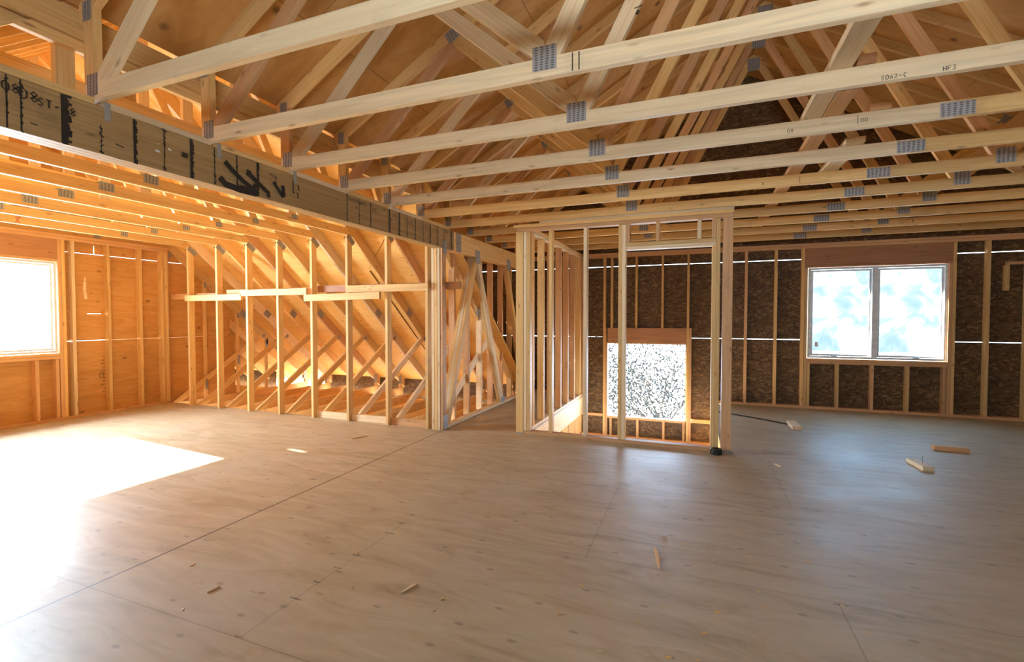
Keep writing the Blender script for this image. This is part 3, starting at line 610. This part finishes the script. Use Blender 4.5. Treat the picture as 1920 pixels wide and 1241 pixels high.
# ------------------------------------------------------------------ attic room trusses
KX = [-7.325, -6.703, -6.086, -5.497, -4.888, -4.291, -3.674, -3.088]
LO = 0.14*math.sqrt(1+PA*PA)
def attic_truss(i, x, label, gable=False, knee=True):
    t = empty('attic_truss', (x, RY, 0), label=label, cat='roof truss', group='attic trusses of the left bay')
    top = 2.58+PA*5.14
    m = [PINE, PALE, PINE, FIR][i % 4]
    under = (PA, 1, top-LO); undern = (-PA, 1, top-2*PA*RY-LO)
    member('rafter', t, 'YZ', x, (RY, zatt(RY)-LO/2), (8.15, zatt(8.15)-LO/2), 0.14, TT, m, [(-1, 0, -RY), (0, -1, 0.17), (1, 0, 8.05)], 0.2)
    member('rafter', t, 'YZ', x, (RY, zatt(RY)-LO/2), (2*RY-8.15, zatt(8.15)-LO/2), 0.14, TT, PINE, [(1, 0, RY-0.001), (0, -1, -0.01)], 0.2)
    z0 = 2.441
    member('ceiling_joist', t, 'YZ', x, (RY-2.12, z0+0.0445), (RY+2.12, z0+0.0445), 0.089, TT, PINE, [under, undern], 0.3)
    if not gable:
        member('knee_stud', t, 'YZ', x, (5.0395, 0.0), (5.0395, 2.44), 0.089, TT, PINE, [under, (0, 1, z0-0.001), (0, -1, 0)], 0.3)
        member('knee_stud', t, 'YZ', x, (2*RY-5.0395, 0.0), (2*RY-5.0395, 2.44), 0.089, TT, PINE, [undern, (0, 1, z0-0.001), (0, -1, 0)], 0.3)
    member('web', t, 'YZ', x+(0.020 if gable else 0), (5.20, 0.0), (6.85, 1.04), 0.089, 0.018 if gable else TT, PINE if i < 6 else PALE, [under, (0, -1, 0.018), (-1, 0, -5.086)], 0.25)
    member('web', t, 'YZ', x, (4.10, 2.55), (3.55, 3.60), 0.089, TT, PINE, [under, (0, -1, -z0-0.0895)], 0.3)
    member('web', t, 'YZ', x, (RY-0.05, 2.55), (RY-0.05, 4.1), 0.089, TT, PALE, [under, undern, (0, -1, -z0-0.0895)], 0.2)
    member('collar_tie', t, 'YZ', x+TT+0.001, (RY-1.7, 2.79), (RY+1.7, 2.79), 0.089, TT, PINE, [under, undern], 0.3)
    member('bottom_chord', t, 'YZ', x, (5.10, -0.09), (8.0, -0.09), 0.14, TT, PINE)
    member('heel_post', t, 'YZ', x, (7.93, -0.02), (7.93, 0.4), 0.07, TT, FIR, [under, (0, -1, 0.019)], 0.1)
    for wx in (x-0.0025, x+TT+0.0005):
        plate(t, 'YZ', wx, (5.06, 2.385), 0.15, 0.075, -math.atan(PA))
        plate(t, 'YZ', wx, (6.42, 1.43), 0.14, 0.11, -math.atan(PA))
        plate(t, 'YZ', wx, (4.13, 2.50), 0.085, 0.06); plate(t, 'YZ', wx, (2.62, 2.51), 0.12, 0.075)
        plate(t, 'YZ', wx, (6.86, 1.01), 0.075, 0.055, math.atan(0.63))
        plate(t, 'YZ', wx, (7.90, 0.14), 0.09, 0.17, 0)
    if gable:
        for y, zc in ((5.69, 0.35), (6.31, 0.72), (6.93, 1.0)):
            member('gable_stud', t, 'YZ', x, (y, -0.01), (y, 2.3), 0.06, 0.0195, PINE, [under, (0, -1, 0.018)], 0.3)
            plate(t, 'YZ', x+TT+0.0005, (y+0.005, zc-0.13), 0.045, 0.17); plate(t, 'YZ', x+TT+0.0005, (y, zatt(y)-LO-0.02), 0.04, 0.09)
    return t
at = []
for i, x in enumerate(KX):
    lab = {0: 'attic truss just right of the left gable wall corner',
           7: 'attic truss nearest to the marked beam, its stud just left of the corner post'}.get(i, '%s attic truss with sloping rafter, counting from the left gable wall' % ORD[i])
    at.append(attic_truss(i+1, x, lab))
attic_truss(0, -7.925, 'gable end attic truss flat against the left plywood sheathing', gable=True)
for j, x in enumerate((-8.54, -9.15, -9.76, -10.37)):
    member('rafter', ce, 'YZ', x, (5.95, zatt(5.95)-LO/2), (8.15, zatt(8.15)-LO/2), 0.14, TT, PINE, [(0, -1, 0.17)], 0.1)
# nails of writing on the attic members
member('web', at[7], 'YZ', KX[7], (1.475, 2.53), (1.475, 3.2), 0.085, TT, PINE, [(-PA, 1, 2.58+PA*5.14-2*PA*RY-LO), (0, -1, -2.531)], 0.3)
member('web', at[6], 'YZ', KX[6], (2.11, 2.53), (2.11, 3.6), 0.085, TT, PINE, [(-PA, 1, 2.58+PA*5.14-2*PA*RY-LO), (0, -1, -2.531)], 0.3)
strokes('handwriting', at[6], lambda u, v, d: Vector((KX[6]+TT+d, u, v)), text_lines('C22', 2.13, 2.452, 0.05), 0.005, INK)
strokes('red_cross', at[0], lambda u, v, d: Vector((KX[0]+TT+d, u, v)), text_lines('X', 3.02, 2.45, 0.07), 0.006, REDINK)

lb = board('ledger_board', None, (-3.008, 0.2, 2.800), (-2.986, 4.60, 2.936), PINE); tag(lb, 'long board under the lower edge of the main roof deck, behind the truss heel posts', 'lumber board')
# ledger boards nailed over the knee studs
def led(x0, x1, z0, y0, label, mat, tilt=0.0):
    o = board('ledger_board', None, (x0, y0, z0), (x1, y0+0.038, z0+0.089), mat, tilt=(tilt, 'Y') if tilt else None)
    tag(o, label, 'lumber board', 'boards nailed across the knee wall studs')
led(-7.33, -6.135, 1.615, 4.956, 'horizontal pale board across the leftmost knee wall studs', PINE)
led(-6.155, -4.915, 1.672, 4.956, 'pinkish horizontal board second from the left on the knee wall, slightly higher', FIR)
led(-4.925, -3.70, 1.588, 4.917, 'slightly tilted cream board low across the middle knee wall studs', PINE, -0.012)
led(-4.225, -3.025, 1.688, 4.956, 'orange horizontal board reaching the corner post on the knee wall', PINE)
led(-4.85, -2.66, 1.708, 5.0905, 'dark reddish board behind the knee wall studs, its end passing the corner post', RED)
led(-6.60, -4.90, 1.690, 5.090, 'reddish board behind the middle of the knee wall studs', FIR)
led(-7.86, -6.62, 1.650, 5.090, 'board behind the leftmost knee wall studs beside the gable sheathing', FIR)
for x0, x1, mt, lb in ((-4.848, -4.293, PALE, 'white floor block between the knee studs left of centre'), (-4.250, -3.676, PALE, 'longer pale floor block between the two knee studs right of centre'), (-3.633, -3.09, FIR, 'reddish floor block beside the knee stud nearest the corner post')):
    o = board('floor_block', None, (x0, 5.05, 0.0), (x1, 5.088, 0.086), mt); tag(o, lb, 'wood block', 'blocks between the knee stud feet')

# ------------------------------------------------------------------ stairwell partition frames
pf = empty('stair_partition', (-0.8, 5.2, 0), label='open stud frame with a door opening in front of the stairwell', cat='stud wall')
FYY = 5.2
def ps(x, z0, z1, mat=PINE, wd=0.038, name='stud'): return board(name, pf, (x, FYY, z0), (x+wd, FYY+0.089, z1), mat)
board('corner_post', pf, (-1.983, FYY, 0.012), (-1.893, FYY+0.089, 2.362), PINE)
ps(-1.888, 0.04, 2.360, PALE); ps(-1.848, 0.04, 2.360, PINE)
for x, mt in ((-1.582, PINE), (-1.182, PALE), (-0.800, PINE), (-0.761, PALE)): ps(x, 0.04, 2.360, mt)
ps(0.130, 0.04, 2.086, PINE); ps(0.169, 0.04, 2.360, PINE)
board('door_post', pf, (0.230, FYY-0.004, 0.02), (0.322, FYY+0.087, 2.362), FIR)
board('post_base', pf, (0.228, FYY-0.006, 0.0), (0.324, FYY+0.089, 0.019), GALV, 0.0008); board('post_base', pf, (-1.985, FYY-0.002, 0.0), (-1.891, FYY+0.091, 0.011), GALV, 0.0008)
board('base_plate', pf, (-1.888, FYY, 0), (0.206, FYY+0.089, 0.038), FIR)
board('top_plate', pf, (-1.983, FYY, 2.363), (0.322, FYY+0.089, 2.402), FIR); board('top_plate', pf, (-2.02, FYY-0.002, 2.404), (0.326, FYY+0.089, 2.442), PINE)
board('top_plate', pf, (-1.70, FYY-0.001, 2.4425), (0.330, FYY+0.089, 2.4655), PALE)
board('door_head', pf, (-0.722, FYY, 2.126), (0.168, FYY+0.089, 2.163), PINE); board('door_head', pf, (-0.722, FYY, 2.087), (0.168, FYY+0.089, 2.124), PALE)
for x, mt in ((-0.720, FIR), (-0.414, FIR), (-0.009, PALE), (0.128, FIR)): ps(x, 2.164, 2.362, mt, name='cripple_stud')
sp_ = empty('stair_side_frame', (-1.9, 6.8, 0), label='row of tall studs along the left edge of the stairwell', cat='stud wall')
for y, mt in ((5.47, PINE), (5.88, PINE), (6.30, FIR), (6.71, FIR), (7.12, FIR), (7.53, FIR), (7.93, PINE), (8.155, FIR)): board('stud', sp_, (-1.945, y, 0.04), (-1.857, y+0.038, 2.374), mt)
board('base_plate', sp_, (-1.945, 5.292, 0), (-1.857, 8.197, 0.038), PALE); board('top_plate', sp_, (-1.945, 5.292, 2.376), (-1.857, 8.197, 2.412), PALE); board('top_plate', sp_, (-1.945, 5.292, 2.414), (-1.857, 8.197, 2.451), PINE)
rb = board('rim_board', None, (-1.89, 5.292, -0.305), (-1.851, 8.197, -0.020), PALE); tag(rb, 'whitish rim board below the row of tall studs in the stairwell', 'beam')
rj = empty('floor_joist', (-0.8, 5.25, -0.16), label='joist under the front edge of the stairwell opening', cat='joist')
board('joist_ply', rj, (-1.85, 5.24, -0.30), (0.28, 5.288, -0.020), PINE)
lw = empty('wall_lower_stair', (-1.9, 7, -1.5), kind='structure')
for y in (6.30, 6.71, 7.12, 7.53, 7.93): board('stud', lw, (-1.945, y, -3.0), (-1.857, y+0.038, -0.306), FIR)

# ------------------------------------------------------------------ windows
def window(n, plane, u0, u1, z0, z1, w, depth, gmat, inward, panes):
    e = empty('window_%d' % n, kind='structure')
    def bx(name, a0, a1, b0, b1, d0, d1, mat, par=e):
        lo_, hi_ = w+inward*d0, w+inward*d1; lo_, hi_ = min(lo_, hi_), max(lo_, hi_)
        if plane == 'XZ': return board(name, par, (a0, lo_, b0), (a1, hi_, b1), mat, 0.002)
        return board(name, par, (lo_, a0, b0), (hi_, a1, b1), mat, 0.002)
    fw = 0.030
    mid = (u0+u1)/2
    for a in ((u0, u1, z0, z0+fw), (u0, u1, z1-fw, z1)): bx('window_frame', *a, 0, depth, VINYL)
    for a in ((u0, u0+fw, z0+fw, z1-fw), (u1-fw, u1, z0+fw, z1-fw)) + (((mid-0.033, mid+0.033, z0+fw, z1-fw),) if panes == 2 else ()): bx('window_frame', *a, 0, depth, VINYL)
    for s0, s1 in (((u0+fw+0.003, mid-0.036), (mid+0.036, u1-fw-0.003)) if panes == 2 else ((u0+fw+0.003, u1-fw-0.003),)):
        sw = 0.028; b0, b1 = z0+fw+0.003, z1-fw-0.003
        sash = bx('sash', s0, s1, b0, b0+sw, 0.012, depth-0.02, VINYL)
        bx('sash', s0, s1, b1-sw, b1, 0.012, depth-0.02, VINYL); bx('sash', s0, s0+sw, b0+sw, b1-sw, 0.012, depth-0.02, VINYL); bx('sash', s1-sw, s1, b0+sw, b1-sw, 0.012, depth-0.02, VINYL)
        bx('pane', s0+sw-0.004, s1-sw+0.004, b0+sw-0.004, b1-sw+0.004, 0.028, 0.034, gmat)
        cx = s0+(s1-s0)*(0.40 if s0 < mid else 0.60)
        h = bx('crank_handle', cx-0.035, cx+0.035, b0-0.012, b0+0.008, depth-0.02, depth+0.012, VINYL)
        bx('crank_arm', cx-0.01, cx+0.06, b0+0.006, b0+0.016, depth-0.002, depth+0.020, VINYL)
    return e
window(1, 'YZ', 1.985, 3.642, 0.900, 2.092, LX-0.075, 0.060, GLASS, 1, 1)
w2 = window(2, 'XZ', 1.540, 3.180, 0.762, 2.100, BY+0.080, 0.062, VIEW_TINTED, -1, 2)
stk = board('pane_sticker', w2, (1.635, BY+0.044, 0.93), (1.675, BY+0.0448, 1.0), PAPER, 0)

# ------------------------------------------------------------------ things on the floor
def offcut(cx, cy, ang, L, W, H, label, mat):
    o = prism('wood_offcut', [(-L/2, -W/2), (L/2, -W/2), (L/2, W/2), (-L/2, W/2)], H)
    o = put('wood_offcut', o, Matrix.Translation((cx, cy, H/2)) @ Matrix.Rotation(ang, 4, 'Z'), None, mat)
    return tag(o, label, 'wood offcut', 'wood offcuts on the floor right of the stairwell')
offcut(1.138, 6.78, math.radians(91), 0.37, 0.10, 0.040, 'whitish wood offcut on the floor at the end of the black cord', PALE)
offcut(2.42, 6.12, math.radians(-1), 0.285, 0.070, 0.045, 'brown offcut lying right of the one with the nail', FIR)
oc = offcut(1.905, 5.365, math.radians(-84), 0.28, 0.085, 0.040, 'pale offcut with an upright nail, nearest to the camera of the three', PALE)
def lathe(name, prof, M, parent, mat, n=20):
    bm = bmesh.new(); rings = []
    for r, z in prof: rings.append([bm.verts.new((r*math.cos(2*math.pi*i/n), r*math.sin(2*math.pi*i/n), z)) for i in range(n)])
    for a, b in zip(rings, rings[1:]):
        for i in range(n): bm.faces.new((a[i], a[(i+1) % n], b[(i+1) % n], b[i]))
    if prof[0][0] > 1e-6 and prof[0] != prof[-1]: bm.faces.new(rings[0][::-1]); bm.faces.new(rings[-1])
    bmesh.ops.remove_doubles(bm, verts=bm.verts[:], dist=1e-6); bmesh.ops.recalc_face_normals(bm, faces=bm.faces[:])
    me = bpy.data.meshes.new(name); bm.to_mesh(me); bm.free(); return put(name, me, M, parent, mat)
lathe('nail', [(0.0028, 0), (0.0028, 0.075), (0.006, 0.0755), (0.006, 0.079)], Matrix.Translation((1.913, 5.33, 0.030)), oc, STEEL, 10)
tp = lathe('tape_roll', [(0.030, 0.0), (0.052, 0.0), (0.057, 0.006), (0.057, 0.024), (0.055, 0.0265), (0.057, 0.029), (0.057, 0.048), (0.052, 0.054), (0.030, 0.054), (0.030, 0.0)], Matrix.Translation((0.186, 5.128, 0.0005)), None, BLACK, 28)
tag(tp, 'black tape roll on the floor at the foot of the door opening post', 'tape roll')
def tube(name, pts, r, mat, parent=None):
    cu = bpy.data.curves.new(name, 'CURVE'); cu.dimensions = '3D'; cu.bevel_depth = r; cu.bevel_resolution = 2; cu.resolution_u = 6
    s = cu.splines.new('NURBS'); s.points.add(len(pts)-1); s.use_endpoint_u = True; s.order_u = 3
    for i, p in enumerate(pts): s.points[i].co = (*p, 1)
    o = bpy.data.objects.new(name, cu); COL.objects.link(o); dg = bpy.context.evaluated_depsgraph_get()
    me = bpy.data.meshes.new_from_object(o.evaluated_get(dg)); bpy.data.objects.remove(o)
    me.materials.clear(); return put(name, me, Matrix.Identity(4), parent, mat)
cdx = tube('cord', [(0.30, 7.42, 0.008), (0.47, 7.31, 0.008), (0.62, 7.22, 0.008), (0.78, 7.11, 0.008), (0.90, 7.02, 0.0085), (1.075, 6.87, 0.0085)], 0.008, BLACK)
tag(cdx, 'thin black cord running from behind the stairwell post to a wood offcut', 'cord')
def splinter(p0, p1, wd, label, mat=PALE):
    v = Vector(p1)-Vector(p0); L = v.length; a = math.atan2(v.y, v.x); c = (Vector(p0)+Vector(p1))/2
    me = prism('wood_splinter', [(-L/2, 0), (-L*0.3, -wd/2), (L*0.35, -wd*0.4), (L/2, wd*0.05), (L*0.2, wd/2), (-L*0.25, wd*0.45)], 0.006, 0.001)
    o = put('wood_splinter', me, Matrix.Translation((c.x, c.y, 0.0036)) @ Matrix.Rotation(a, 4, 'Z'), None, mat)
    return tag(o, label, 'wood splinter', 'wood splinters on the plywood floor')
splinter((-0.222, 2.90), (-0.176, 2.64), 0.018, 'wood splinter on the open floor right of centre', PINE)
splinter((-1.353, 1.944), (-1.322, 2.05), 0.010, 'short pale splinter in the foreground left of centre')
splinter((-2.244, 1.60), (-2.235, 1.665), 0.010, 'dark splinter in the left foreground beside the long floor seam', FIR)
splinter((-3.60, 4.28), (-3.52, 4.44), 0.022, 'thin wood strip on the floor left of the corner post', FIR)
splinter((0.68, 4.966), (0.72, 4.89), 0.018, 'little pale chip on the floor right of the tape roll')
ps_ = polys('paper_scrap', None, [[(-0.190, 3.07, 0.002), (-0.165, 3.075, 0.002), (-0.172, 3.11, 0.022)]], PAPER, 0.001); tag(ps_, 'tiny white paper scrap on the floor above the long splinter', 'paper scrap')
bm = bmesh.new()
for i in range(240):
    if i < 110: cx, cy = R.gauss(-0.3, 0.45), R.gauss(3.1, 0.55)
    elif i < 170: cx, cy = R.gauss(0.25, 0.3), R.gauss(2.0, 0.5)
    else: cx, cy = R.uniform(-2.7, 3), R.uniform(1.3, 4.6)
    L = R.uniform(0.004, 0.014); a = R.uniform(0, 6.28); wv_ = L*R.uniform(.25, .6)
    c, s = math.cos(a), math.sin(a); z = 0.0006
    v = [bm.verts.new((cx+c*x-s*y, cy+s*x+c*y, z+h)) for x, y, h in ((-L, -wv_, 0), (L, -wv_, .001), (L, wv_, .003), (-L, wv_, .001))]
    bm.faces.new(v)
me = bpy.data.meshes.new('sawdust_chips'); bm.to_mesh(me); bm.free()
sdc = put('sawdust_chips', me, Matrix.Identity(4), None, PINE); tag(sdc, 'scattered sawdust and tiny wood chips on the open plywood floor', 'sawdust', kind='stuff')

# ------------------------------------------------------------------ outdoors
gr = polys('ground', None, [slab(-60, -40, 60, 80, -3.4)], GROUND, 0.1, (0, 0, -1)); tag(gr, kind='structure')
def tree(x, y, h, label, seed, leafy):
    rr = random.Random(seed); root = empty('garden_tree', (x, y, -3.4), label=label, cat='tree', group='pale trees outside the stairwell window')
    bm = bmesh.new(); tips = []
    def limb(p, d, L, r, depth):
        q = p+d*L; u = d.orthogonal().normalized(); v = d.cross(u)
        A = [bm.verts.new(p+(u*math.cos(a)+v*math.sin(a))*r) for a in (0, 1.26, 2.51, 3.77, 5.03)]; B = [bm.verts.new(q+(u*math.cos(a)+v*math.sin(a))*r*0.7) for a in (0, 1.26, 2.51, 3.77, 5.03)]
        for i in range(5): bm.faces.new((A[i], A[(i+1) % 5], B[(i+1) % 5], B[i]))
        if depth == 0: tips.append(q); return
        if depth < 4: tips.append(q)
        for _ in range(3 if depth > 1 else 2):
            nd = (d+Vector((rr.uniform(-.9, .9), rr.uniform(-.9, .9), rr.uniform(-.35, .6)))).normalized()
            limb(q-d*L*rr.uniform(0, .3), nd, L*rr.uniform(.6, .85), r*0.6, depth-1)
    limb(Vector((0, 0, 0)), Vector((rr.uniform(-.1, .1), 0, 1)).normalized(), h*0.22, h*0.012, 5)
    me = bpy.data.meshes.new('branches'); bm.to_mesh(me); bm.free(); put('branches', me, Matrix.Translation((x, y, -3.4)), root, BARK)
    bm = bmesh.new()
    for t_ in tips:
        for _ in range(leafy):
            c = t_+Vector((rr.gauss(0, .45), rr.gauss(0, .45), rr.gauss(0, .5))); a = Vector((rr.uniform(-1, 1), rr.uniform(-1, 1), rr.uniform(-1, 1))).normalized()*0.045; b = a.orthogonal().normalized()*0.026
            bm.faces.new([bm.verts.new(c+s) for s in (a, b, -a, -b)])
    me = bpy.data.meshes.new('foliage'); bm.to_mesh(me); bm.free(); put('foliage', me, Matrix.Translation((x, y, -3.4)), root, LEAF)
tree(-0.7, 13.0, 6.2, 'thin tree with fine leaves outside at the right of the stairwell window', 3, 16)
tree(-3.6, 17.5, 6.6, 'smaller airy tree farther off at the left of the stairwell window', 5, 12)
bpy.context.view_layer.update()
